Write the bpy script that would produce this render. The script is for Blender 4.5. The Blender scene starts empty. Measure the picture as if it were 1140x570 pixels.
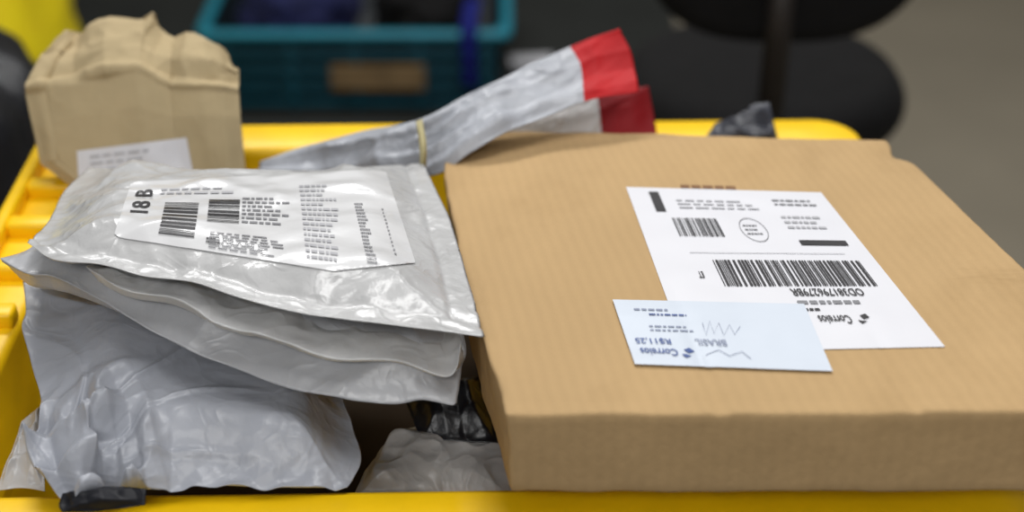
import bpy, bmesh, math, random
import numpy as np
from mathutils import Vector, Matrix, noise
from mathutils.bvhtree import BVHTree
S = bpy.context.scene
C = S.collection
try:
    S.view_settings.view_transform = 'Standard'
except Exception:
    pass
Z0 = 0.8            # height of the bin rim datum above the floor
PITCH = math.radians(33)
CAM = Vector((0, 0, Z0 + 0.55))
FPX = 50 / 36 * 1140

# ------------------------------------------------------------------ camera
cd = bpy.data.cameras.new('camera'); cam = bpy.data.objects.new('camera', cd); C.objects.link(cam)
cam.location = CAM; cam.rotation_euler = (math.pi/2 - PITCH, 0, 0)
cd.lens = 50; cd.sensor_width = 36; cd.clip_start = 0.02
cd.dof.use_dof = True; cd.dof.focus_distance = 0.86; cd.dof.aperture_fstop = 3.2
S.camera = cam
RM = cam.rotation_euler.to_matrix()

def ray(px, py):
    return (RM @ Vector(((px-570)/FPX, (285-py)/FPX, -1))).normalized()
def at_z(px, py, z):
    d = ray(px, py); t = (Z0 + z - CAM.z)/d.z
    return CAM + d*t
def at_y(px, py, y):
    d = ray(px, py); return CAM + d*(y/d.y)
def W(x, y, z): return Vector((x, y, Z0+z))
def pts(lst):
    out = []
    for p in lst:
        if isinstance(p, Vector): out.append(p)
        elif len(p) == 4: out.append(at_y(p[1], p[2], p[3]))
        else: out.append(at_z(*p))
    return out

# ------------------------------------------------------------------ materials
def srgb(r, g, b):
    f = lambda c: (c/255/12.92) if c/255 <= .04045 else ((c/255+.055)/1.055)**2.4
    return (f(r), f(g), f(b), 1)
def mat(name, rgb, rough=.5, metal=0, var=.12, nscale=30, bump=.0, bscale=60, stretch=(1,1,1), spec=.5, coat=0, lines=0, film=0):
    m = bpy.data.materials.new(name); m.use_nodes = True
    nt = m.node_tree; bs = nt.nodes['Principled BSDF']
    tc = nt.nodes.new('ShaderNodeTexCoord'); mp = nt.nodes.new('ShaderNodeMapping')
    mp.inputs['Scale'].default_value = stretch
    nt.links.new(tc.outputs['Object'], mp.inputs['Vector'])
    n = nt.nodes.new('ShaderNodeTexNoise'); n.inputs['Scale'].default_value = nscale; n.inputs['Detail'].default_value = 5
    nt.links.new(mp.outputs[0], n.inputs['Vector'])
    r = nt.nodes.new('ShaderNodeValToRGB')
    c = srgb(*rgb)
    r.color_ramp.elements[0].position = .3; r.color_ramp.elements[1].position = .7
    r.color_ramp.elements[0].color = (c[0]*(1-var), c[1]*(1-var), c[2]*(1-var), 1)
    r.color_ramp.elements[1].color = (min(1,c[0]*(1+var)), min(1,c[1]*(1+var)), min(1,c[2]*(1+var)), 1)
    nt.links.new(n.outputs['Fac'], r.inputs['Fac']); col = r.outputs['Color']
    bs.inputs['Roughness'].default_value = rough; bs.inputs['Metallic'].default_value = metal
    bs.inputs['Specular IOR Level'].default_value = spec
    if coat: bs.inputs['Coat Weight'].default_value = coat; bs.inputs['Coat Roughness'].default_value = .15
    h = None
    if bump:
        n2 = nt.nodes.new('ShaderNodeTexNoise'); n2.inputs['Scale'].default_value = bscale; n2.inputs['Detail'].default_value = 6
        nt.links.new(mp.outputs[0], n2.inputs['Vector']); h = n2.outputs['Fac']
    if film:      # sharp little creases of thin plastic: thin lines where a warped noise crosses its middle
        acc = h
        for sc, wgt in ((13, .9), (31, .45)):
            nn = nt.nodes.new('ShaderNodeTexNoise'); nn.inputs['Scale'].default_value = sc; nn.inputs['Detail'].default_value = 1.5; nn.inputs['Distortion'].default_value = 1.3
            nt.links.new(mp.outputs[0], nn.inputs['Vector'])
            s1 = nt.nodes.new('ShaderNodeMath'); s1.operation = 'SUBTRACT'; s1.inputs[1].default_value = .5; nt.links.new(nn.outputs['Fac'], s1.inputs[0])
            s2 = nt.nodes.new('ShaderNodeMath'); s2.operation = 'ABSOLUTE'; nt.links.new(s1.outputs[0], s2.inputs[0])
            s3 = nt.nodes.new('ShaderNodeMath'); s3.operation = 'MULTIPLY_ADD'; s3.inputs[1].default_value = -9; s3.inputs[2].default_value = 1; s3.use_clamp = True
            nt.links.new(s2.outputs[0], s3.inputs[0])
            s4 = nt.nodes.new('ShaderNodeMath'); s4.operation = 'MULTIPLY'; s4.inputs[1].default_value = wgt*film; nt.links.new(s3.outputs[0], s4.inputs[0])
            ad = nt.nodes.new('ShaderNodeMath'); ad.operation = 'ADD'; nt.links.new(s4.outputs[0], ad.inputs[0])
            if acc is not None: nt.links.new(acc, ad.inputs[1])
            acc = ad.outputs[0]
        h = acc
    if lines:     # corrugation showing through the liner (very faint) and a few soft scuffs
        wv = nt.nodes.new('ShaderNodeTexWave'); wv.wave_type = 'BANDS'; wv.bands_direction = 'X'
        wv.inputs['Scale'].default_value = lines; wv.inputs['Distortion'].default_value = 1.5; wv.inputs['Detail'].default_value = 2
        wv.inputs['Detail Scale'].default_value = .6
        mp2 = nt.nodes.new('ShaderNodeMapping'); mp2.inputs['Rotation'].default_value = (0,0,-.15)
        nt.links.new(tc.outputs['Object'], mp2.inputs['Vector']); nt.links.new(mp2.outputs[0], wv.inputs['Vector'])
        mx = nt.nodes.new('ShaderNodeMix'); mx.data_type = 'RGBA'; mx.blend_type = 'MULTIPLY'
        mx.inputs[0].default_value = .032
        nt.links.new(col, mx.inputs[6]); nt.links.new(wv.outputs['Color'], mx.inputs[7]); col = mx.outputs[2]
        for scl, lo, hi, dk, seed, fac in (((1.6,1.1,1), .54, .76, (.82,.80,.76,1), 0, .85), ((.9,4,1), .62, .72, (.80,.78,.74,1), 7, .7)):
            n3 = nt.nodes.new('ShaderNodeTexNoise'); n3.inputs['Scale'].default_value = 5; n3.inputs['Detail'].default_value = 8; n3.inputs['Roughness'].default_value = .6
            mp3 = nt.nodes.new('ShaderNodeMapping'); mp3.inputs['Scale'].default_value = scl; mp3.inputs['Location'].default_value = (seed,seed,0)
            nt.links.new(tc.outputs['Object'], mp3.inputs['Vector']); nt.links.new(mp3.outputs[0], n3.inputs['Vector'])
            r3 = nt.nodes.new('ShaderNodeValToRGB'); r3.color_ramp.elements[0].position = lo; r3.color_ramp.elements[1].position = hi
            r3.color_ramp.elements[0].color = (1,1,1,1); r3.color_ramp.elements[1].color = dk
            nt.links.new(n3.outputs['Fac'], r3.inputs['Fac'])
            m4 = nt.nodes.new('ShaderNodeMix'); m4.data_type = 'RGBA'; m4.blend_type = 'MULTIPLY'; m4.inputs[0].default_value = fac
            nt.links.new(col, m4.inputs[6]); nt.links.new(r3.outputs['Color'], m4.inputs[7]); col = m4.outputs[2]
        if h is not None:
            ad = nt.nodes.new('ShaderNodeMath'); ad.operation = 'MULTIPLY_ADD'; ad.inputs[1].default_value = .06
            nt.links.new(wv.outputs['Fac'], ad.inputs[0]); nt.links.new(h, ad.inputs[2]); h = ad.outputs[0]
    if h is not None:
        b = nt.nodes.new('ShaderNodeBump'); b.inputs['Strength'].default_value = bump or .3; b.inputs['Distance'].default_value = .004
        nt.links.new(h, b.inputs['Height']); nt.links.new(b.outputs['Normal'], bs.inputs['Normal'])
    nt.links.new(col, bs.inputs['Base Color'])
    return m
M = dict(
    yellow = mat('yellow_plastic', (248,200,6), .42, var=.07, bump=.08, bscale=90),
    silver = mat('silver_white_poly', (184,184,184), .25, var=.09, bump=.36, bscale=60, spec=.55, coat=.2, film=.55),
    grey = mat('grey_poly', (176,177,180), .33, var=.09, bump=.3, bscale=50, film=.55, spec=.5),
    bluegrey = mat('blue_grey_poly', (164,167,175), .36, var=.08, bump=.28, bscale=45, film=.45, spec=.5),
    tailgrey = mat('roll_grey_poly', (162,165,172), .38, var=.1, bump=.3, bscale=50, film=.5, spec=.45),
    darkgrey = mat('dark_grey_poly', (52,54,62), .4, var=.2, bump=.3),
    scrap = mat('black_scrap_poly', (26,27,33), .55, var=.3, bump=.3, spec=.3),
    lightgrey = mat('light_grey_poly', (206,206,206), .36, var=.07, bump=.3, bscale=50, film=.55, spec=.45),
    white_film = mat('clear_white_film', (166,164,162), .34, var=.25, bump=.35, bscale=40, film=.6, spec=.4),
    black_film = mat('black_film', (20,21,26), .35, var=.3, bump=.4),
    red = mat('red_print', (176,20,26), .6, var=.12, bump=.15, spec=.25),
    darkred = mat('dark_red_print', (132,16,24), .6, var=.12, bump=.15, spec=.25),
    card = mat('corrugated_card', (183,153,111), .85, var=.07, nscale=7, bump=.2, bscale=110, stretch=(1.5,.8,1), spec=.15, lines=42),
    card_shaded = mat('shaded_carton', (58,46,32), .85, var=.15, nscale=14, spec=.2),  # brown carton, colour darkened for the shade in the gap
    kraft = mat('kraft_paper', (178,160,125), .85, var=.06, nscale=25, bump=.22, bscale=50, spec=.15, film=.25),
    crate_card = mat('crate_card', (132,108,74), .8, var=.25, nscale=18),
    paper = mat('white_label_paper', (214,214,219), .5, var=.02, nscale=12),
    paper_gloss = mat('label_under_film', (214,214,215), .22, var=.03, nscale=12, bump=.2, bscale=50, coat=.4),
    bluepaper = mat('postage_paper', (198,206,217), .5, var=.03, nscale=20),
    ink = mat('black_ink', (32,30,34), .55, var=.2),
    greyink = mat('grey_ink', (122,122,126), .55, var=.1),
    palegrey = mat('pale_grey_ink', (166,166,170), .55, var=.1),
    paleblue = mat('pale_blue_ink', (138,146,168), .55, var=.1),
    blueink = mat('blue_ink', (62,84,140), .55, var=.15),
    brownink = mat('brown_ink', (126,92,60), .8, var=.1),
    teal = mat('teal_plastic', (28,128,148), .45, var=.1),
    tealshade = mat('shaded_teal_plastic', (6,22,30), .5, var=.15),  # crate body: the rim's teal with its shade put into the colour
    tealslat = mat('teal_slat_plastic', (20,82,98), .5, var=.15),
    bluecloth = mat('dark_blue_cloth', (24,30,76), .9, var=.3, bump=.4),
    purple = mat('bright_blue_cloth', (36,46,152), .8, var=.2),
    blackfab = mat('black_fabric', (14,13,14), .85, var=.25, bump=.3, bscale=200, spec=.3),
    blackpl = mat('black_plastic', (20,20,21), .5, var=.2),
    bronze = mat('brown_metal', (36,30,26), .5, metal=.2, var=.15),
    dark_sheet = mat('dark_sheet_finish', (42,44,42), .8, var=.15, nscale=6, spec=.3),
    floor = mat('grey_floor_finish', (130,122,106), .6, var=.08, nscale=3),
    wall = mat('grey_paint', (140,136,124), .8, var=.05, nscale=3),
    sackyellow = mat('yellow_fabric', (255,226,10), .7, var=.06, bump=.2),
    steel = mat('dark_steel', (70,72,76), .4, metal=.7),
    band = mat('rubber_band_tan', (176,166,122), .6),
)

# ------------------------------------------------------------------ object helpers
def empty(name, loc, label, cat, group=None):
    o = bpy.data.objects.new(name, None); C.objects.link(o); o.location = loc; o.empty_display_size = .05
    o['label'] = label; o['category'] = cat
    if group: o['group'] = group
    return o
def wloc(o):
    v = Vector((0,0,0))
    while o: v += o.location; o = o.parent
    return v
def obj(name, bm, mats, parent=None, label=None, smooth=True, origin=None):
    base = wloc(parent) if parent else Vector((0,0,0))
    loc = origin - base if origin is not None else Vector((0,0,0))
    bmesh.ops.translate(bm, verts=bm.verts, vec=-(base+loc))
    me = bpy.data.meshes.new(name); bm.to_mesh(me); bm.free()
    for m in (mats if isinstance(mats, (list,tuple)) else [mats]): me.materials.append(m)
    if smooth:
        for p in me.polygons: p.use_smooth = True
    o = bpy.data.objects.new(name, me); C.objects.link(o); o.parent = parent; o.location = loc
    if label: o['label'] = label
    return o
def tag(o, label, cat, group=None):
    o['label'] = label; o['category'] = cat
    if group: o['group'] = group
    return o
def merge(dst, src):
    me = bpy.data.meshes.new('tmp'); src.to_mesh(me); src.free(); dst.from_mesh(me); bpy.data.meshes.remove(me)
def rbox(dst, c, size, r=.004, seg=3, rot=None):
    b = bmesh.new(); bmesh.ops.create_cube(b, size=1)
    bmesh.ops.scale(b, vec=size, verts=b.verts)
    if r > 0: bmesh.ops.bevel(b, geom=b.edges[:], offset=r, segments=seg, affect='EDGES', profile=.5)
    if rot: bmesh.ops.rotate(b, verts=b.verts, matrix=rot, cent=(0,0,0))
    bmesh.ops.translate(b, verts=b.verts, vec=c)
    merge(dst, b)
def tube(dst, p0, p1, r0, r1=None, seg=16):
    r1 = r0 if r1 is None else r1
    p0 = Vector(p0); p1 = Vector(p1); d = p1-p0
    b = bmesh.new(); bmesh.ops.create_cone(b, cap_ends=True, segments=seg, radius1=r0, radius2=r1, depth=d.length)
    bmesh.ops.rotate(b, verts=b.verts, matrix=Vector((0,0,1)).rotation_difference(d).to_matrix(), cent=(0,0,0))
    bmesh.ops.translate(b, verts=b.verts, vec=(p0+p1)/2)
    merge(dst, b)
def loops_mesh(loops, close0=True, close1=True):
    b = bmesh.new(); rings = [[b.verts.new(p) for p in L] for L in loops]
    n = len(rings[0])
    for a, c in zip(rings, rings[1:]):
        for i in range(n): b.faces.new((a[i], a[(i+1)%n], c[(i+1)%n], c[i]))
    if close0: b.faces.new(rings[0][::-1])
    if close1: b.faces.new(rings[-1])
    bmesh.ops.recalc_face_normals(b, faces=b.faces)
    return b
def rrect(cx, cy, hx, hy, r, z, yaw=0, seg=7):
    out = []
    for k, (sx, sy) in enumerate(((1,1),(-1,1),(-1,-1),(1,-1))):
        for i in range(seg+1):
            a = math.pi/2*(k + i/seg)
            x = sx*(hx-r)+r*math.cos(a); y = sy*(hy-r)+r*math.sin(a)
            out.append(Vector((cx+x*math.cos(yaw)-y*math.sin(yaw), cy+x*math.sin(yaw)+y*math.cos(yaw), z)))
    return out
def cushion(c, ax, ay, thick, n=2.6, axis='Z', bow=0, N=72):   # rounded pad with a superellipse outline
    loops = []; r = thick/2
    for k in range(13):
        th = -math.pi/2+math.pi*k/12
        ins = r*(1-math.cos(th)); h = r*math.sin(th)
        L = []
        for i in range(N):
            a = i/N*2*math.pi; ca, sa = math.cos(a), math.sin(a)
            x = (ax-ins)*math.copysign(abs(ca)**(2/n), ca); y = (ay-ins)*math.copysign(abs(sa)**(2/n), sa)
            hh = h + bow*x*x
            L.append(Vector(c)+(Vector((x,y,hh)) if axis=='Z' else Vector((x,hh,y))))
        loops.append(L)
    return loops_mesh(loops)

# ------------------------------------------------------------------ cushion-like bags
def resample(P, n, sharp=False):
    P = pts(P)
    if len(P) == 2: return [P[0].lerp(P[1], i/n) for i in range(n+1)]
    Q = [2*P[0]-P[1]] + P + [2*P[-1]-P[-2]]
    D = []
    for i in range(len(P)-1):
        a,b,c,d = Q[i:i+4]
        for k in range(24):
            t = k/24
            D.append(b.lerp(c, t) if sharp else .5*((2*b)+(c-a)*t+(2*a-5*b+4*c-d)*t*t+(3*b-a-3*c+d)*t**3))
    D.append(P[-1])
    L = [0]
    for a,b in zip(D, D[1:]): L.append(L[-1]+(b-a).length)
    out = []; j = 0
    for i in range(n+1):
        s = L[-1]*i/n
        while j < len(L)-2 and L[j+1] < s: j += 1
        f = 0 if L[j+1]==L[j] else (s-L[j])/(L[j+1]-L[j])
        out.append(D[j].lerp(D[j+1], min(1,max(0,f))))
    return out
def sstep(a, b, x):
    t = min(1, max(0, (x-a)/(b-a))); return t*t*(3-2*t)
def tri(x): return 2*abs(2*(x-math.floor(x+.5)))-1
def folds(p, seed, n=7, f0=14, f1=55):
    rnd = random.Random(seed); s = 0
    for i in range(n):
        d = Vector((rnd.uniform(-1,1), rnd.uniform(-1,1), rnd.uniform(-.6,.6))).normalized()
        f = rnd.uniform(f0, f1); ph = rnd.random()*9; off = Vector((rnd.random()*50, rnd.random()*50, 3))
        m = sstep(-.05, .35, noise.noise(p*9+off))
        s += m*tri(p.dot(d)*f + ph + .6*noise.noise(p*12+off*2))*(f0/f)
    return s
def ridged(p, seed, fs=(11,24,50)):
    s = 0; a = 1
    for k, f in enumerate(fs):
        off = Vector((seed*3.7+k*11, seed*1.3, k*5))
        q = p + noise.noise_vector(p*14+off)*.016
        n = abs(noise.noise(q*f+off))
        m = sstep(-.15, .3, noise.noise(p*6-off))
        s += a*m*max(0, 1-n*3.2)**1.4; a *= .55
    return s
def pillow(F, B, L, R, nu=110, nv=80, ht=.02, hb=.01, border=.03, wide=.3, fold=.002, rdg=0, seed=1, wob=.002, crumple=None, f0=14, f1=55, split=None, sharp=False, wideb=None, edge=.2):
    F = resample(F, nu, sharp); B = resample(B, nu, sharp); L = resample(L, nv, sharp)[::-1]; R = resample(R, nv, sharp)[::-1]
    c00, c10, c01, c11 = F[0], F[-1], B[0], B[-1]
    L = [p + (c00-L[0])*(1-i/nv) + (c01-L[-1])*(i/nv) for i, p in enumerate(L)]
    R = [p + (c10-R[0])*(1-i/nv) + (c11-R[-1])*(i/nv) for i, p in enumerate(R)]
    G = [[None]*(nv+1) for _ in range(nu+1)]
    for i in range(nu+1):
        u = i/nu
        for j in range(nv+1):
            v = j/nv
            p = F[i]*(1-v)+B[i]*v + L[j]*(1-u)+R[j]*u - (c00*(1-u)*(1-v)+c10*u*(1-v)+c01*(1-u)*v+c11*u*v)
            p = p + noise.noise_vector(p*22+Vector((seed*7.3,0,0)))*wob
            G[i][j] = p
    b = bmesh.new(); T = [[None]*(nv+1) for _ in range(nu+1)]; U = [[None]*(nv+1) for _ in range(nu+1)]
    for i in range(nu+1):
        for j in range(nv+1):
            p = G[i][j]
            du = G[min(nu,i+1)][j]-G[max(0,i-1)][j]; dv = G[i][min(nv,j+1)]-G[i][max(0,j-1)]
            n = du.cross(dv)
            n = n.normalized() if n.length > 1e-12 else Vector((0,0,1))
            if n.dot(CAM-p) < 0: n = -n
            u = i/nu; v = j/nv
            e = min(u, 1-u, v, 1-v)
            s = sstep(border, wide, e); sb = sstep(0, wideb or wide, e)
            k = (edge+(1-edge)*sstep(0,.12,e))
            w = folds(p, seed, f0=f0, f1=f1)*fold*k
            if rdg: w += ridged(p, seed)*rdg*k
            if crumple: w += crumple(p, u, v)
            T[i][j] = b.verts.new(p + n*(ht*s + w))
            if e <= 0: U[i][j] = T[i][j]
            else: U[i][j] = b.verts.new(p + n*(min(w,0) - .0006 - hb*sb))
    for i in range(nu):
        for j in range(nv):
            f = b.faces.new((T[i][j], T[i+1][j], T[i+1][j+1], T[i][j+1]))
            g = b.faces.new((U[i][j], U[i][j+1], U[i+1][j+1], U[i+1][j]))
            if split and (i+.5)/nu > split: f.material_index = 1; g.material_index = 1
    bmesh.ops.recalc_face_normals(b, faces=b.faces)
    return b

# ------------------------------------------------------------------ printed labels (laid on a surface)
def homog(q):   # unit square (s right, t down) -> quad TL TR BR BL
    A = []; y = []
    for (s,t),(X,Y) in zip(((0,0),(1,0),(1,1),(0,1)), q):
        A += [[s,t,1,0,0,0,-s*X,-t*X],[0,0,0,s,t,1,-s*Y,-t*Y]]; y += [X,Y]
    h = np.linalg.solve(np.array(A,float), np.array(y,float))
    return np.append(h,1).reshape(3,3)
class Label:
    def __init__(self, quad, surf, name, m, parent, n=30, off=.0005, chamfer=0, relax=0):
        self.H = homog(quad); self.Hi = np.linalg.inv(self.H); self.surf = surf
        b = bmesh.new(); V = {}
        P = {}
        for i in range(n+1):
            for j in range(n+1):
                s, t = i/n, j/n
                if chamfer:
                    for ss in (0,1):
                        for tt in (0,1):
                            ds = abs(s-ss); dt = abs(t-tt); c = chamfer*(1.9 if (ss,tt)==(1,1) else .45)
                            if ds+dt < c:
                                ex = (c-ds-dt)/2; s += ex*(1 if ss==0 else -1); t += ex*(1 if tt==0 else -1)
                P[i,j] = self.pt(s, t, off)
        for _ in range(relax):      # paper is stiffer than the film under it
            Q = {}
            for (i,j), p in P.items():
                nb = [P[a] for a in ((i-1,j),(i+1,j),(i,j-1),(i,j+1)) if a in P]
                q = p.lerp(sum(nb, Vector())/len(nb), .5) if len(nb)==4 else p
                Q[i,j] = Vector((p.x, p.y, max(p.z, q.z)))
            P = Q
        for k, p in P.items(): V[k] = b.verts.new(p)
        for i in range(n):
            for j in range(n): b.faces.new((V[i,j], V[i,j+1], V[i+1,j+1], V[i+1,j]))
        b.normal_update()
        self.paper = BVHTree.FromBMesh(b)
        self.obj = obj(name, b, m, parent)
        self.layers = {}; self.cnt = 0
    def px(self, s, t):
        v = self.H @ np.array((s,t,1)); return v[0]/v[2], v[1]/v[2]
    def st(self, x, y):
        v = self.Hi @ np.array((x,y,1)); return v[0]/v[2], v[1]/v[2]
    def pt(self, s, t, off, bvh=None):
        d = ray(*self.px(s,t))
        h = (bvh or self.surf).ray_cast(CAM, d)
        if h[0] is None: h = self.surf.ray_cast(CAM, d)
        if h[0] is None: h = self.surf.find_nearest(CAM + d*.95)
        n = h[1] if h[1].dot(d) < 0 else -h[1]
        return h[0] + n*off
    def L(self, key):
        if key not in self.layers: self.layers[key] = bmesh.new()
        return self.layers[key]
    def new(self, key):
        if '#' in key: return key
        self.cnt += 1; return key+'#%d' % self.cnt
    def quad(self, key, s0, t0, s1, t1, ns=1, nt=3, off=.0006):
        b = self.L(key)
        g = [[b.verts.new(self.pt(s0+(s1-s0)*i/ns, t0+(t1-t0)*j/nt, off, self.paper)) for j in range(nt+1)] for i in range(ns+1)]
        for i in range(ns):
            for j in range(nt): b.faces.new((g[i][j], g[i][j+1], g[i+1][j+1], g[i+1][j]))
    def box(self, x0, y0, x1, y1):
        a = self.st(x0,y0); c = self.st(x1,y1); return a[0],a[1],c[0],c[1]
    def bar(self, key, *b4):
        s0,t0,s1,t1 = self.box(*b4); self.quad(self.new(key), s0,t0,s1,t1, 8, 4)
    def barcode(self, key, *b4, n=34, seed=3, vertical=False):
        key = self.new(key)
        s0,t0,s1,t1 = self.box(*b4); rnd = random.Random(seed)
        ws = [rnd.choice((1,1,2,3)) for _ in range(n*2)]; tot = sum(ws); x = 0
        for k, w in enumerate(ws):
            if k % 2 == 0:
                if vertical: self.quad(key, s0, t0+(t1-t0)*x/tot, s1, t0+(t1-t0)*(x+w)/tot, 6, 1)
                else: self.quad(key, s0+(s1-s0)*x/tot, t0, s0+(s1-s0)*(x+w)/tot, t1, 1, 6)
            x += w
    def dashes(self, key, *b4, rows=3, seed=1, fill=.5):    # rows of print too small to read
        key = self.new(key)
        s0,t0,s1,t1 = self.box(*b4); rnd = random.Random(seed)
        for r in range(rows):
            y0 = t0+(t1-t0)*(r+.2)/rows; y1 = t0+(t1-t0)*(r+.2+fill)/rows
            x = 0; end = rnd.uniform(.6,1)
            while x < end:
                w = rnd.uniform(.06,.18); self.quad(key, s0+(s1-s0)*x, y0, s0+(s1-s0)*min(1,x+w), y1, 3, 1); x += w+.035
    def text(self, key, body, *b4, flip=True, side=False):
        key = self.new(key)
        cu = bpy.data.curves.new('t','FONT'); cu.body = body; cu.resolution_u = 3; cu.offset = .014
        o = bpy.data.objects.new('t', cu); C.objects.link(o)
        dg = bpy.context.evaluated_depsgraph_get(); me = bpy.data.meshes.new_from_object(o.evaluated_get(dg))
        bpy.data.objects.remove(o); bpy.data.curves.remove(cu)
        xs = [v.co.x for v in me.vertices]; ys = [v.co.y for v in me.vertices]
        x0,x1,y0,y1 = min(xs),max(xs),min(ys),max(ys)
        s0,t0,s1,t1 = self.box(*b4); b = self.L(key); vs = []
        for v in me.vertices:
            a = (v.co.x-x0)/(x1-x0); c = (v.co.y-y0)/(y1-y0)
            if flip: a = 1-a; c = 1-c
            if side: a, c = 1-c, a
            vs.append(b.verts.new(self.pt(s0+(s1-s0)*a, t1+(t0-t1)*c, .0007, self.paper)))
        for p in me.polygons:
            try: b.faces.new([vs[i] for i in p.vertices])
            except ValueError: pass
        bpy.data.meshes.remove(me)
    def ring(self, key, x0, y0, x1, y1, w=.12):
        key = self.new(key)
        s0,t0,s1,t1 = self.box(x0,y0,x1,y1); b = self.L(key); a = []; c = []
        for k in range(40):
            th = k/40*2*math.pi
            for lst, r in ((a,1),(c,1-w)):
                lst.append(b.verts.new(self.pt((s0+s1)/2+(s1-s0)/2*r*math.cos(th), (t0+t1)/2+(t1-t0)/2*r*math.sin(th), .0006, self.paper)))
        for k in range(40): b.faces.new((a[k], a[(k+1)%40], c[(k+1)%40], c[k]))
    def poly(self, key, pix):
        key = self.new(key)
        b = self.L(key); b.faces.new([b.verts.new(self.pt(*self.st(*p), .0006, self.paper)) for p in pix])
    def stroke(self, key, pix, w=1.0):
        key = self.new(key); b = self.L(key); rows = []
        for k, p in enumerate(pix):
            a = pix[max(0,k-1)]; c = pix[min(len(pix)-1,k+1)]
            dx, dy = c[0]-a[0], c[1]-a[1]; l = math.hypot(dx,dy) or 1
            rows.append([b.verts.new(self.pt(*self.st(p[0]+q*w/2*-dy/l, p[1]+q*w/2*dx/l), .0006, self.paper)) for q in (-1,1)])
        for r, q in zip(rows, rows[1:]): b.faces.new((r[0], r[1], q[1], q[0]))
    def finish(self, spec):
        for key, bm in self.layers.items():
            name, m = spec[key.split('#')[0]]
            obj(name, bm, m, self.obj, smooth=False)

# ================================================================== SETTING
b = bmesh.new(); rbox(b, (0, 1.4, -.05), (6, 5.0, .1), 0); o = obj('floor', b, M['floor'], smooth=False); o['kind'] = 'structure'
b = bmesh.new(); rbox(b, (0, 3.95, 1.25), (6, .1, 2.5), 0); o = obj('wall_back', b, M['wall'], smooth=False); o['kind'] = 'structure'

b = bmesh.new(); rbox(b, (-.70, 2.45, .0015), (2.16, 1.9, .003), .001, 1)  # thin sheet that makes this part of the floor darker
tag(obj('floor_sheet', b, M['dark_sheet'], smooth=False), 'thin dark sheet on the floor under the teal crate and office chair', 'mat')

# ================================================================== BIN
YAW = math.radians(1.2); BX, BY, HX, HY = -.0425, .8215, .3375, .2515; RIM = -.010
bin_root = empty('plastic_bin', W(BX, BY, RIM-.37), 'large yellow plastic bin with wide rim holding all the parcels', 'bin')
prof = [(.085,-.37),(.05,-.07),(.046,-.045),(.008,-.045),(0,-.04),(0,-.006),(.0015,-.0018),(.005,0),(.041,0),(.0455,-.002),(.047,-.007),(.05,-.075),(.056,-.082),(.058,-.15),(.064,-.157),(.09,-.36)]
b = loops_mesh([rrect(BX, BY, HX-i, HY-i, .035-i*.2, Z0+RIM+z, YAW) for i, z in prof])
obj('body', b, M['yellow'], bin_root)
def bl(x, y, z):  # bin-local to world
    return Vector((BX+x*math.cos(YAW)-y*math.sin(YAW), BY+x*math.sin(YAW)+y*math.cos(YAW), Z0+RIM+z))
rz = Matrix.Rotation(YAW, 3, 'Z')
b = bmesh.new(); rbox(b, bl(-HX+.005, 0, .006), (.010, HY*2-.07, .014), .003, 2, rz); obj('edge_rail', b, M['yellow'], bin_root)
for k in range(8):
    b = bmesh.new(); rbox(b, bl(-HX+.027, -.205+k*.057, .0045), (.036, .016, .013), .003, 2, rz); obj('rib', b, M['yellow'], bin_root)

# low table under the bin
tr = empty('low_table', (BX, BY, 0), 'low dark steel table carrying the yellow bin', 'table')
tz = Z0+RIM-.37
b = bmesh.new(); rbox(b, (BX, BY, tz-.0155), (.56, .38, .03), .004); obj('table_top', b, M['steel'], tr)
for sx in (-1,1):
    for sy in (-1,1):
        b = bmesh.new(); rbox(b, (BX+sx*.25, BY+sy*.16, (tz-.03)/2), (.035,.035,tz-.031), .003); obj('leg', b, M['steel'], tr)

# carton deep in the bin
b = bmesh.new(); rbox(b, bl(0, 0, -.2225), (.44, .28, .27), .004)
tag(obj('carton', b, M['card_shaded'], smooth=False), 'brown carton with shade in its colour deep in the bin under the poly bags', 'box')

# ================================================================== BIG FLAT BOX
cFL, cBL, cBR, cFR = pts([(565,460,.070),(491,143,.040),(987,155,.051),(1310,458,.088)])
nrm = (cFR-cFL).cross(cBL-cFL).normalized(); TH = .052
def boxP(u, v, w):
    q = cFL*(1-u)*(1-v)+cFR*u*(1-v)+cBL*(1-u)*v+cBR*u*v
    q = q - nrm*TH*w
    q.x -= .007*math.sin(math.pi*min(1,v*1.02))*(1-u)**3
    q = q + nrm*(.003*math.sin(math.pi*u)*math.sin(math.pi*v)*(1-2*w))
    # soft dents, shallow creases, a battered left edge, a knocked far right corner
    d = -.0040*math.exp(-((u-.13)**2/.006+(v-.62)**2/.02)) - .0014*math.exp(-((v-.03)/.009)**2) - .0024*math.exp(-(((u-.33)-.06*v)/.010)**2)*sstep(.45,.0,v)
    d += -.0022*math.exp(-(((v-.72)-.25*u)/.018)**2)*sstep(.35,.0,u)
    d += -.0018*math.exp(-(((u-.62)-.10*v)/.010)**2)*sstep(.3,.05,v)
    d += -.0050*sstep(.05,0,u)*max(0, noise.noise(Vector((0, v*9, 3.3))))*sstep(1,.8,v)
    d += -.0014*sstep(.03,0,v)*max(0, noise.noise(Vector((u*8, 5.1, 0))))
    q = q + nrm*d*(1-w)
    c = math.exp(-((1-u)**2/.003+(.93-v)**2/.0012))
    q = q + (cBL-cBR).normalized()*.005*c - nrm*.003*c*(1-w)
    side = sstep(.06,0,u)
    return q + noise.noise_vector(q*9)*.0012 + noise.noise_vector(q*34)*(.0007+.0008*side) + noise.noise_vector(q*90)*(.0003+.0006*side)
nu, nv, nw = 80, 80, 8
b = bmesh.new(); cache = {}
def vx(i,j,k):
    if (i,j,k) not in cache: cache[i,j,k] = b.verts.new(boxP(i/nu, j/nv, k/nw))
    return cache[i,j,k]
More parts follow.
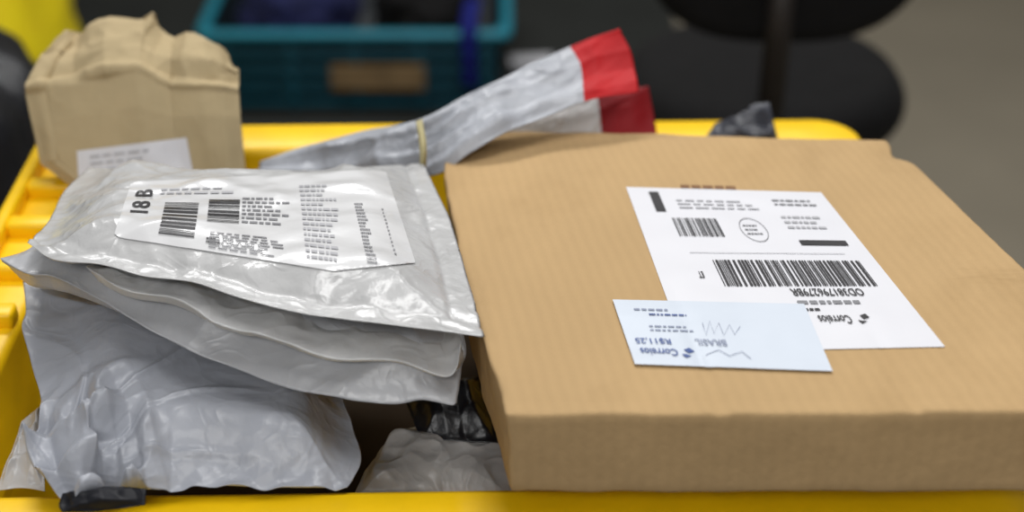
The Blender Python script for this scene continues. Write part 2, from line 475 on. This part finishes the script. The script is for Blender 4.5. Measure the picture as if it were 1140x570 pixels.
for i in range(nu):
    for j in range(nv):
        for k in (0,nw): b.faces.new((vx(i,j,k),vx(i+1,j,k),vx(i+1,j+1,k),vx(i,j+1,k)))
for i in range(nu):
    for k in range(nw):
        for j in (0,nv): b.faces.new((vx(i,j,k),vx(i+1,j,k),vx(i+1,j,k+1),vx(i,j,k+1)))
for j in range(nv):
    for k in range(nw):
        for i in (0,nu): b.faces.new((vx(i,j,k),vx(i,j+1,k),vx(i,j+1,k+1),vx(i,j,k+1)))
bmesh.ops.recalc_face_normals(b, faces=b.faces)
ed = [e for e in b.edges if e.calc_face_angle(0) > math.radians(55)]
bmesh.ops.bevel(b, geom=ed, offset=.0020, segments=2, affect='EDGES', profile=.5)
b.normal_update()
boxbvh = BVHTree.FromBMesh(b)
box_root = empty('cardboard_box', boxP(.5,.5,1), 'large flat brown cardboard box with two white shipping labels on top', 'box')
obj('body', b, M['card'], box_root)

# main label
lab = Label([(697,209),(914,215),(1052,387),(764,393)], boxbvh, 'shipping_label', M['paper'], box_root, n=40, off=.0006)
lab.bar('ink', 722,214,742,236)
lab.barcode('bars', 748,243,808,264, n=26, seed=5)
lab.ring('ring', 817,243,862,270, w=.05)
lab.dashes('grey', 826,250,856,264, rows=3, seed=3, fill=.3)
lab.dashes('pale', 752,222,850,236, rows=3, seed=4, fill=.35)
lab.dashes('grey', 858,222,912,232, rows=2, seed=24, fill=.35)
lab.dashes('pale', 868,240,930,258, rows=3, seed=9, fill=.4)
lab.bar('ink', 889,268,945,274)
lab.bar('pale', 768,282,940,283)
lab.barcode('bars', 793,290,979,319, n=50, seed=8)
lab.text('ink', 'OD381796279BR', 878,322,964,330)
lab.dashes('grey', 886,334,960,341, rows=1, seed=6, fill=.5)
lab.dashes('ink', 882,343,925,348, rows=1, seed=16, fill=.5)
lab.text('ink', 'ET', 776,303,785,310)
lab.text('ink', 'Correios', 909,352,951,361)
lab.poly('logo#a', [(957,352),(963,350),(968,354),(962,356)]); lab.poly('logo#a', [(955,357),(961,358),(966,358),(960,361)])
lab.dashes('grey', 888,344,904,362, rows=3, seed=12, fill=.4)
lab.finish({'ink':('lettering',M['ink']),'logo':('logo',M['ink']),'ring':('postmark',M['greyink']),'bars':('barcode',M['ink']),'grey':('fine_print',M['greyink']),'pale':('faint_print',M['palegrey'])})
# postage label, overlapping the first
lab2 = Label([(682,336),(895,341),(927,416),(707,408)], boxbvh, 'postage_label', M['bluepaper'], box_root, off=.0017, n=40)
lab2.text('blue', 'Correios', 712,388,756,397)
lab2.poly('logo#a', [(761,390),(767,388),(773,392),(767,394)]); lab2.poly('logo#a', [(759,395),(764,395),(770,397),(764,399)])
lab2.text('blue', 'R$11,25', 706,376,748,384)
lab2.text('grey', 'BRASIL', 773,378,810,386)
lab2.dashes('faintblue', 722,349,765,354, rows=1, seed=2, fill=.4)
lab2.dashes('pale', 705,343,760,349, rows=1, seed=3, fill=.4)
lab2.dashes('pale', 722,362,780,372, rows=2, seed=7, fill=.35)
lab2.stroke('pen', [(782,360),(786,374),(790,358),(795,372),(800,360),(806,374),(812,362),(818,373),(824,364)], .7)
lab2.stroke('pen', [(786,396),(800,390),(812,397),(826,392),(836,400)], .7)
lab2.finish({'blue':('lettering',M['blueink']),'logo':('logo',M['blueink']),'grey':('lettering',M['paleblue']),'pen':('pen_mark',M['paleblue']),'faintblue':('fine_print',M['blueink']),'pale':('faint_print',M['paleblue'])})
class Bare(Label):
    def __init__(self, quad, surf, parent):
        self.H = homog(quad); self.Hi = np.linalg.inv(self.H); self.surf = surf; self.paper = surf; self.layers = {}; self.obj = parent; self.cnt = 0
st = Bare([(755,204),(825,206),(828,215),(757,213)], boxbvh, box_root)
st.dashes('b', 757,205,824,213, rows=1, seed=5, fill=.6)
st.finish({'b':('faded_stamp',M['brownink'])})

# ================================================================== POLY BAGS
# top silver mailer
def seam(p, u, v):   # flat welded seam and small gathers along the front and right edges
    e = min(v, (1-u)*1.3)
    return -.0016*math.exp(-((e-.07)/.012)**2) + .0018*sstep(.22,.05,v)*sstep(0,.04,v)*folds(p, 19, f0=35, f1=90)
A = pillow(F=[(30,270,.094),(58,290,.097),(110,294,.099),(160,307,.098),(215,314,.098),(265,331,.095),(340,349,.093),(440,362,.088),(540,375,.082)],
           B=[(98,188,.048),(200,194,.052),(330,191,.056),(472,181,.057)],
           L=[(98,188,.048),(72,212,.062),(52,250,.080),(30,270,.094)],
           R=[(472,181,.057),(499,240,.065),(521,310,.074),(540,375,.082)],
           nu=180, nv=130, ht=.018, hb=.006, border=.02, wide=.22, wideb=.2, fold=.0018, rdg=.0036, seed=4, crumple=seam, wob=.0013, edge=.15)
Abvh = BVHTree.FromBMesh(A)
ra = empty('poly_mailer', W(-.16,.77,.06), 'shiny silver white plastic mailer with address label, topmost of the grey bags', 'mailer bag')
obj('bag', A, M['silver'], ra)
la = Label([(146,204),(428,189),(470,318),(127,264)], Abvh, 'shipping_label', M['paper_gloss'], ra, n=80, off=.0008, chamfer=.08, relax=3)
la.text('ink', '18 B', 152,212,165,238, flip=False, side=True)
la.barcode('bars', 184,226,216,266, n=15, seed=2, vertical=True)
la.barcode('bars', 233,223,266,250, n=13, seed=7, vertical=True)
la.dashes('grey', 234,258,320,290, rows=7, seed=4, fill=.42)
la.dashes('grey', 270,220,324,254, rows=7, seed=8, fill=.42)
la.dashes('ink', 230,264,244,273, rows=2, seed=8, fill=.6)
la.dashes('grey', 394,226,422,296, rows=18, seed=9, fill=.5)
la.dashes('pale', 333,206,388,296, rows=15, seed=11, fill=.45)
la.dashes('grey', 424,232,442,286, rows=13, seed=19, fill=.45)
la.dashes('pale', 180,210,260,218, rows=2, seed=29, fill=.4)
la.finish({'ink':('lettering',M['ink']),'bars':('barcode',M['ink']),'grey':('fine_print',M['greyink']),'pale':('faint_print',M['palegrey'])})

# second mailer with folded flap
rb = empty('poly_mailer', W(-.18,.75,.01), 'grey plastic mailer with folded open flap, squeezed under the silver mailer', 'mailer bag')
Bm = pillow(F=[(0,288,.072),(30,306,.073),(60,310,.073),(120,340,.068),(200,384,.057),(270,413,.048),(340,438,.043),(430,451,.038),(470,446,.038),(508,450,.036)],
            B=[W(-.30,.87,0), W(-.18,.885,.004), W(-.06,.86,.003)],
            L=[W(-.30,.87,0), W(-.312,.80,.038), (0,288,.072)],
            R=[W(-.06,.86,.003), (517,372,.048),(514,410,.042),(508,450,.036)],
            nu=160, nv=110, ht=.012, hb=.012, border=.0, wide=.12, wideb=.10, fold=.0030, rdg=.0042, seed=11, wob=.0020, edge=.3)
obj('bag', Bm, M['grey'], rb)
Fl = pillow(F=[(96,298,.086),(135,324,.086),(190,336,.084),(240,360,.079),(310,379,.073),(370,400,.065),(440,404,.061),(500,418,.053),(516,380,.063)],
            B=[W(-.24,.85,.028), W(-.15,.86,.032), W(-.06,.84,.032)],
            L=[W(-.24,.85,.028), W(-.245,.78,.050), (96,298,.086)],
            R=[W(-.06,.84,.032), W(-.045,.76,.043), (516,380,.063)],
            nu=160, nv=90, ht=.004, hb=.006, wide=.10, wideb=.06, border=0, fold=.0028, rdg=.0036, seed=14, wob=.0024, edge=.3)
obj('flap', Fl, M['lightgrey'], rb, 'lighter grey folded flap')

# bottom big bag
def crump(p, u, v):
    r = math.hypot((u-.10)*1.15, (v-.10)*.9)
    m = sstep(.44, .12, r)
    w = m*(.0100*folds(p, 77, n=11, f0=30, f1=75) + .008*ridged(p, 5))
    th = math.atan2(v-.10, u-.10) + .25*noise.noise(p*10)
    spoke = max(0, 1-abs(math.sin(th*6.0+1.2*noise.noise(p*5)))*3.0)**1.3      # taut creases radiating from the knotted corner
    w += .0032*spoke*sstep(.06,.16,r)*sstep(.85,.2,r)
    return w + .0016*sstep(.2,.0,v)*folds(p, 31, f0=40, f1=90) + .0016*sstep(.6,1,u)*folds(p, 91, n=7, f0=18, f1=45)
Cm = pillow(F=[(75,563,.006),(100,552,.008),(130,549,.004),(200,541,.003),(300,541,.000),(388,541,-.006)],
            B=[(25,312,.030), W(-.2,.78,.0), (376,428,-.012)],
            L=[(25,312,.030),(28,345,.025),(22,372,.022),(44,440,.014),(30,500,.010),(48,535,.008),(75,563,.006)],
            R=[(376,428,-.012),(396,480,-.009),(403,512,-.008),(388,541,-.006)],
            nu=220, nv=180, ht=.026, hb=.02, border=.0, wide=.26, fold=.0013, rdg=.0018, seed=23, crumple=crump, wob=.0025, edge=.3)
rc = empty('poly_mailer', W(-.2,.69,-.03), 'big blue grey plastic mailer with crumpled corner on the front rim, lowest of its stack', 'mailer bag')
obj('bag', Cm, M['bluegrey'], rc)
dk = pillow(F=[(70,569,.006),(110,568,.006),(162,562,.006)], B=[(70,548,.010),(115,541,.012),(163,544,.009)],
            L=[(70,548,.010),(66,560,.008),(70,569,.006)], R=[(163,544,.009),(162,562,.006)], nu=50, nv=24, ht=.006, hb=.001, fold=.003, seed=5, f0=40, f1=90)
obj('corner_end', dk, M['scrap'], rc, 'nearly black crumpled corner end')

# clear white bag, black bag, left sliver
b = pillow(F=[(395,552,-.052),(440,550,-.050),(500,552,-.052),(575,552,-.052)], B=[(426,500,-.050),(470,476,-.046),(515,486,-.048),(575,480,-.050)],
           L=[(426,500,-.050),(410,526,-.050),(395,552,-.052)], R=[(575,480,-.050),(575,552,-.052)], nu=120, nv=90, ht=.006, hb=.005, wide=.3, border=0, fold=.0035, rdg=.0045, seed=41, f0=20, f1=60, wob=.003, edge=.35)
tag(obj('plastic_bag', b, M['white_film'], origin=W(-.04,.67,-.06)), 'crumpled whitish clear plastic bag low in the gap beside the cardboard box', 'plastic bag')
b = pillow(F=[(470,490,-.040),(556,492,-.040)], B=[(440,428,-.036),(540,420,-.036)], L=[(440,428,-.036),(470,490,-.040)], R=[(540,420,-.036),(556,492,-.040)],
           nu=60, nv=60, ht=.010, hb=.004, fold=.004, rdg=.005, seed=43, f0=30, f1=80)
tag(obj('plastic_bag', b, M['black_film'], origin=W(-.03,.69,-.04)), 'small black plastic bag tucked between the mailers and the cardboard box', 'plastic bag')
b = pillow(F=[(-4,549,-.045),(25,546,-.045),(50,549,-.045)], B=[(22,468,-.040),(50,450,-.040)], L=[(22,468,-.040),(14,500,-.043),(6,520,-.044),(-4,549,-.045)], R=[(50,450,-.040),(50,549,-.045)],
           nu=60, nv=70, ht=.009, hb=.006, fold=.006, rdg=.006, seed=47, wob=.003, f0=25, f1=70)
tag(obj('poly_mailer', b, M['grey'], origin=W(-.3,.68,-.05)), 'pale grey mailer sliver wedged against the left wall of the bin', 'mailer bag')

# rolled bag with red ends
def dfold(p, u, v):     # lengthwise folds gathered at the band
    return .0015*tri(v*1.7+.5*noise.noise(p*10)+.4*u) + .0022*math.exp(-((u-.5)/.12)**2)*tri(v*4+.5*noise.noise(p*20))
D = pillow(F=[(283,194,.012),(340,199,.012),(400,199,.014),(478,194,.036),(520,169,.055),(560,151,.062),(610,131,.066),(662,110,.074),(711,101,.076)],
           B=[(289,179,.018),(340,162,.028),(400,147,.042),(468,132,.060),(545,92,.077),(635,50,.096),(690,32,.106)],
           L=[(289,179,.018),(283,194,.012)], R=[(690,32,.106),(704,62,.09),(711,101,.076)],
           nu=170, nv=60, ht=.006, hb=.004, border=.0, wide=.25, fold=.0030, rdg=.0040, seed=53, f0=14, f1=44, split=.87, crumple=dfold)
rd = empty('poly_mailer', W(-.05,.93,.03), 'long grey plastic mailer gathered by a band, bright red end raised over the back rim', 'mailer bag')
obj('bag', D, [M['tailgrey'], M['red']], rd)
b = pillow(F=[(467,197,.044),(474,196,.045)], B=[(463,135,.070),(470,132,.071)], L=[(463,135,.070),(467,165,.069),(467,197,.044)], R=[(470,132,.071),(475,162,.070),(474,196,.045)],
           nu=8, nv=30, ht=.003, hb=.002, fold=0, wob=0, border=0, wide=.5)
obj('rubber_band', b, M['band'], rd, 'tan rubber band round the middle')
D2 = pillow(F=[('Y',530,176,1.004),('Y',600,174,1.002),('Y',672,170,1.0),('Y',733,164,1.0)],
            B=[('Y',530,144,1.014),('Y',600,114,1.022),('Y',665,102,1.028),('Y',722,97,1.03)],
            L=[('Y',530,144,1.014),('Y',530,176,1.004)], R=[('Y',722,97,1.03),('Y',728,130,1.018),('Y',733,164,1.0)],
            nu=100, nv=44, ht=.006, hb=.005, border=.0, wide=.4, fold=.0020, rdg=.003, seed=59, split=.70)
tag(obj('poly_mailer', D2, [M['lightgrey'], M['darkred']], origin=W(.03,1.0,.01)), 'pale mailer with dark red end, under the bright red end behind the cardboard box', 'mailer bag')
G = pillow(F=[('Y',780,160,1.002),('Y',865,162,1.002)], B=[('Y',796,137,1.022),('Y',822,130,1.027),('Y',836,116,1.032),('Y',857,113,1.032)],
           L=[('Y',796,137,1.022),('Y',780,160,1.002)], R=[('Y',857,113,1.032),('Y',865,162,1.002)], nu=60, nv=40, ht=.008, hb=.004, border=0, fold=.005, rdg=.006, seed=61, f0=30, f1=70)
tag(obj('plastic_bag', G, M['darkgrey'], origin=W(.19,1.0,.01)), 'dark crumpled bag tip poking up behind the box at back rim', 'plastic bag')

# kraft envelope: flat front, hard crease, crumpled top folded back
def kc(p, u, v):
    m = sstep(.61, .66, v)
    big = tri(p.x*17+p.z*6+.4)*.004 + tri(p.x*-9+p.z*22+1.7)*.003      # broad flat facets
    return m*(big + .0030*folds(p, 88, n=7, f0=16, f1=36)+.0035*ridged(p, 3)-.003) + .0035*max(0, 1-abs(v-.635-.015*math.sin(u*5))/.03)
K = pillow(F=[('Y',104,226,.93),('Y',180,228,.93),('Y',273,230,.93)],
           B=[('Y',72,32,1.02),('Y',92,36,1.03),('Y',112,24,1.03),('Y',150,18,1.03),('Y',172,11,1.03),('Y',184,30,1.03),('Y',198,42,1.03),('Y',224,43,1.02),('Y',256,53,1.02)],
           L=[('Y',72,32,1.02),('Y',46,60,1.0),('Y',27,97,.97),('Y',44,182,.945),('Y',104,226,.93)],
           R=[('Y',256,53,1.02),('Y',264,72,.985),('Y',268,130,.96),('Y',274,192,.945),('Y',273,230,.93)],
           nu=140, nv=150, ht=.006, hb=.028, border=.0, wide=.08, fold=.0007, rdg=.0010, seed=67, crumple=kc, sharp=True, wob=.0010)
Kb = BVHTree.FromBMesh(K)
rk = empty('padded_envelope', W(-.27,.95,-.02), 'brown kraft padded envelope standing crumpled in the back left corner', 'envelope')
obj('envelope_body', K, M['kraft'], rk)
lk = Label([(86,168),(208,153),(216,196),(88,206)], Kb, 'address_label', M['paper'], rk, n=30, off=.0008, relax=6)
lk.dashes('pale', 100,172,200,186, rows=3, seed=3, fill=.3)
lk.finish({'pale':('faint_print',M['palegrey'])})

# ================================================================== BACKGROUND
# teal crate on the floor
TX, TY = -.315, 2.80; thx, thy, tz0, tzh = .315, .2, .004, .182
rt = empty('storage_crate', (TX,TY,tz0), 'teal plastic crate full of dark blue cloth on the floor behind the bin', 'crate')
prof = [(.03,0),(.012,tzh-.03),(.012,tzh-.02),(.016,tzh-.01),(.022,tzh-.02),(.04,.012)]
obj('body', loops_mesh([rrect(TX,TY,thx-i,thy-i,.03,tz0+z) for i,z in prof]), M['tealshade'], rt)
prof = [(.010,tzh-.017),(0,tzh-.017),(0,tzh),(.022,tzh),(.022,tzh-.012)]
lp = [rrect(TX,TY,thx-i,thy-i,.03,tz0+z) for i,z in prof]
obj('rim', loops_mesh(lp+[lp[0]], False, False), M['teal'], rt)
for k in range(5):
    x = TX-.26+k*.13
    b = bmesh.new(); rbox(b, (x, TY-thy+.016, tz0+.08), (.012,.016,.145), .003, 2); obj('rib', b, M['tealslat'], rt)
for k in range(4):
    b = bmesh.new(); rbox(b, (TX, TY-thy+.017-.0025*k, tz0+.022+.037*k), (.57,.012,.013), .002, 2); obj('slat', b, M['tealslat'], rt)
b = bmesh.new(); rbox(b, (TX+.045, TY-thy-.002, tz0+.088), (.19,.004,.055), .001, 1); obj('card', b, M['crate_card'], rt, 'brown card on the crate front', smooth=False)
def lump(c, r, seed, amp=.2, flat=True):
    b = bmesh.new(); bmesh.ops.create_icosphere(b, subdivisions=5, radius=1)
    for v in b.verts:
        d = v.co.normalized(); k = 1 + amp*noise.noise(d*2.2+Vector((seed,0,0))) + amp*.4*noise.noise(d*5+Vector((0,seed,0)))
        p = Vector((d.x*r[0]*k, d.y*r[1]*k, d.z*r[2]*k))
        if flat: p.z = max(p.z, -r[2]*.85)
        v.co = Vector(c)+p
    return b
tag(obj('cloth_bundle', lump((TX-.135,TY-.01,tz0+.145), (.122,.13,.13), 3), M['bluecloth']), 'dark navy cloth bundle filling the left of the teal crate', 'cloth')
tag(obj('cloth_bundle', lump((TX+.135,TY+.01,tz0+.14), (.105,.12,.12), 8), M['blackfab']), 'black cloth bundle filling the right of the teal crate', 'cloth')
b = bmesh.new(); g = []
path = [(TX+.24,TY-.14,tz0+.235),(TX+.232,TY-.17,tz0+.212),(TX+.230,TY-thy-.004,tz0+tzh+.008),(TX+.23,TY-thy-.012,tz0+.15),(TX+.232,TY-thy-.010,tz0+.07)]
for i, p in enumerate(resample([Vector(p) for p in path], 20)):
    g.append([b.verts.new(p+Vector((.034*(k/4-.5), .004*math.sin(k*1.9+i*.3), 0))) for k in range(5)])
for i in range(20):
    for k in range(4): b.faces.new((g[i][k],g[i+1][k],g[i+1][k+1],g[i][k+1]))
bmesh.ops.solidify(b, geom=b.faces[:], thickness=.003)
tag(obj('cloth_strap', b, M['purple']), 'bright blue cloth strap hanging over the teal crate rim', 'strap')
b = bmesh.new(); q = at_z(592,66,-.79)
rbox(b, (q.x,q.y,.0067), (.095,.045,.007), .002, 2, Matrix.Rotation(.1,3,'Z'))  # white slab stands for a light glint beside the crate
tag(obj('glint_patch', b, M['paper']), 'small white painted packet on the dark mat beside the teal crate', 'glint')

# office chair seen from behind
cx, cy, sz = .343, 1.76, .48
rch = empty('office_chair', (cx,cy,.003), 'black padded office chair seen from behind on the dark floor sheet', 'chair')
obj('seat', cushion((cx,cy,sz), .19, .17, .085, 2.3), M['blackfab'], rch)
bk = cushion((0,0,0), .182, .21, .065, 3.2, axis='Y', bow=.8)
bmesh.ops.rotate(bk, verts=bk.verts, matrix=Matrix.Rotation(.10,3,'X'), cent=(0,0,0)); bmesh.ops.translate(bk, verts=bk.verts, vec=(.325,1.57,.84))
obj('backrest', bk, M['blackfab'], rch)
b = bmesh.new()
for p0,p1 in zip([(cx-.03,1.70,.425),(cx-.03,1.565,.44),(cx-.03,1.545,.52)], [(cx-.03,1.565,.44),(cx-.03,1.545,.52),(cx-.03,1.545,.78)]): tube(b, p0, p1, .016)
obj('back_bracket', b, M['bronze'], rch)
b = bmesh.new(); rbox(b, (cx-.045,cy-.168,sz+.01), (.06,.004,.022), .001, 1); obj('tag', b, M['paper'], rch, 'small white patch for a glint on the seat rear')  # white patch stands for a glint on the chair
b = bmesh.new(); tube(b, (cx,cy,.1), (cx,cy,sz-.04), .028); obj('column', b, M['blackpl'], rch)
b = bmesh.new(); tube(b, (cx,cy,.075), (cx,cy,.13), .045); obj('hub', b, M['blackpl'], rch)
for k in range(5):
    a = k/5*2*math.pi+.3; e = (cx+.23*math.cos(a), cy+.23*math.sin(a))
    b = bmesh.new(); tube(b, (cx+.03*math.cos(a),cy+.03*math.sin(a),.105), (e[0],e[1],.070), .022, .015); lg = obj('leg', b, M['blackpl'], rch)
    b = bmesh.new(); tube(b, (e[0]-.012*math.sin(a),e[1]+.012*math.cos(a),.031), (e[0]+.012*math.sin(a),e[1]-.012*math.cos(a),.031), .027); tube(b, (e[0],e[1],.035),(e[0],e[1],.07),.008)
    obj('castor', b, M['blackpl'], lg)

# sacks on the left
def sack(name, x, y, r, h, m, label, seed, tp=.72):
    root = empty(name, (x,y,0.003), label, 'sack')
    loops = []; N = 64; K = 40
    for k in range(K+1):
        t = k/K; rr = r*(.86+.2*math.sin(math.pi*min(1,t*1.2)))*(1-sstep(tp,1.02,t)*.86); z = .003+h*t
        if k == 0: rr *= .9
        L = []
        for i in range(N):
            a = i/N*2*math.pi; d = Vector((math.cos(a), math.sin(a), t*2))
            q = rr*(1+.12*noise.noise(d*2+Vector((seed,0,0)))+.06*noise.noise(Vector((a*3,seed,t))))
            L.append(Vector((x+q*math.cos(a), y+q*math.sin(a), z + (0 if k==0 else .02*noise.noise(d*3)))))
        loops.append(L)
    obj('sack_body', loops_mesh(loops), m, root)
    b = lump((x,y,h+.03), (r*.28,r*.22,.07), seed, .35, False); obj('knot', b, m, root)
sack('waste_sack', -.725, 1.42, .235, .735, M['black_film'], 'black plastic sack standing left of the yellow bin', 2, .86)
sack('waste_sack', -1.07, 2.35, .27, .64, M['sackyellow'], 'yellow sack standing behind the black sack', 6)

# ================================================================== LIGHT
w = bpy.data.worlds.new('world'); S.world = w; w.use_nodes = True
w.node_tree.nodes['Background'].inputs[0].default_value = (1,1,1,1); w.node_tree.nodes['Background'].inputs[1].default_value = .18
def area(name, loc, tgt, sx, sy, e, col=(1,.995,.985)):
    l = bpy.data.lights.new(name,'AREA'); l.shape='RECTANGLE'; l.size=sx; l.size_y=sy; l.energy=e; l.color=col
    o = bpy.data.objects.new(name,l); C.objects.link(o); o.location = loc
    o.rotation_euler = (Vector(tgt)-Vector(loc)).to_track_quat('-Z','Y').to_euler()
area('ceiling_and_fill_light', (.25,.75,2.5), (0,.85,.8), 1.2,.35, 16)
area('ceiling_and_fill_light', (-.4,2.2,2.5), (-.1,1.1,.8), 1.2,.25, 27)
area('ceiling_and_fill_light', (.9,2.9,2.5), (.9,2.6,0), 1.2,.3, 11)  # fill lamp added to brighten the background, not a known tube
area('ceiling_and_fill_light', (-.3,-1.0,2.3), (0,.7,.8), 1.2,.4, 16)  # fill lamp added behind the camera for the bag and box fronts
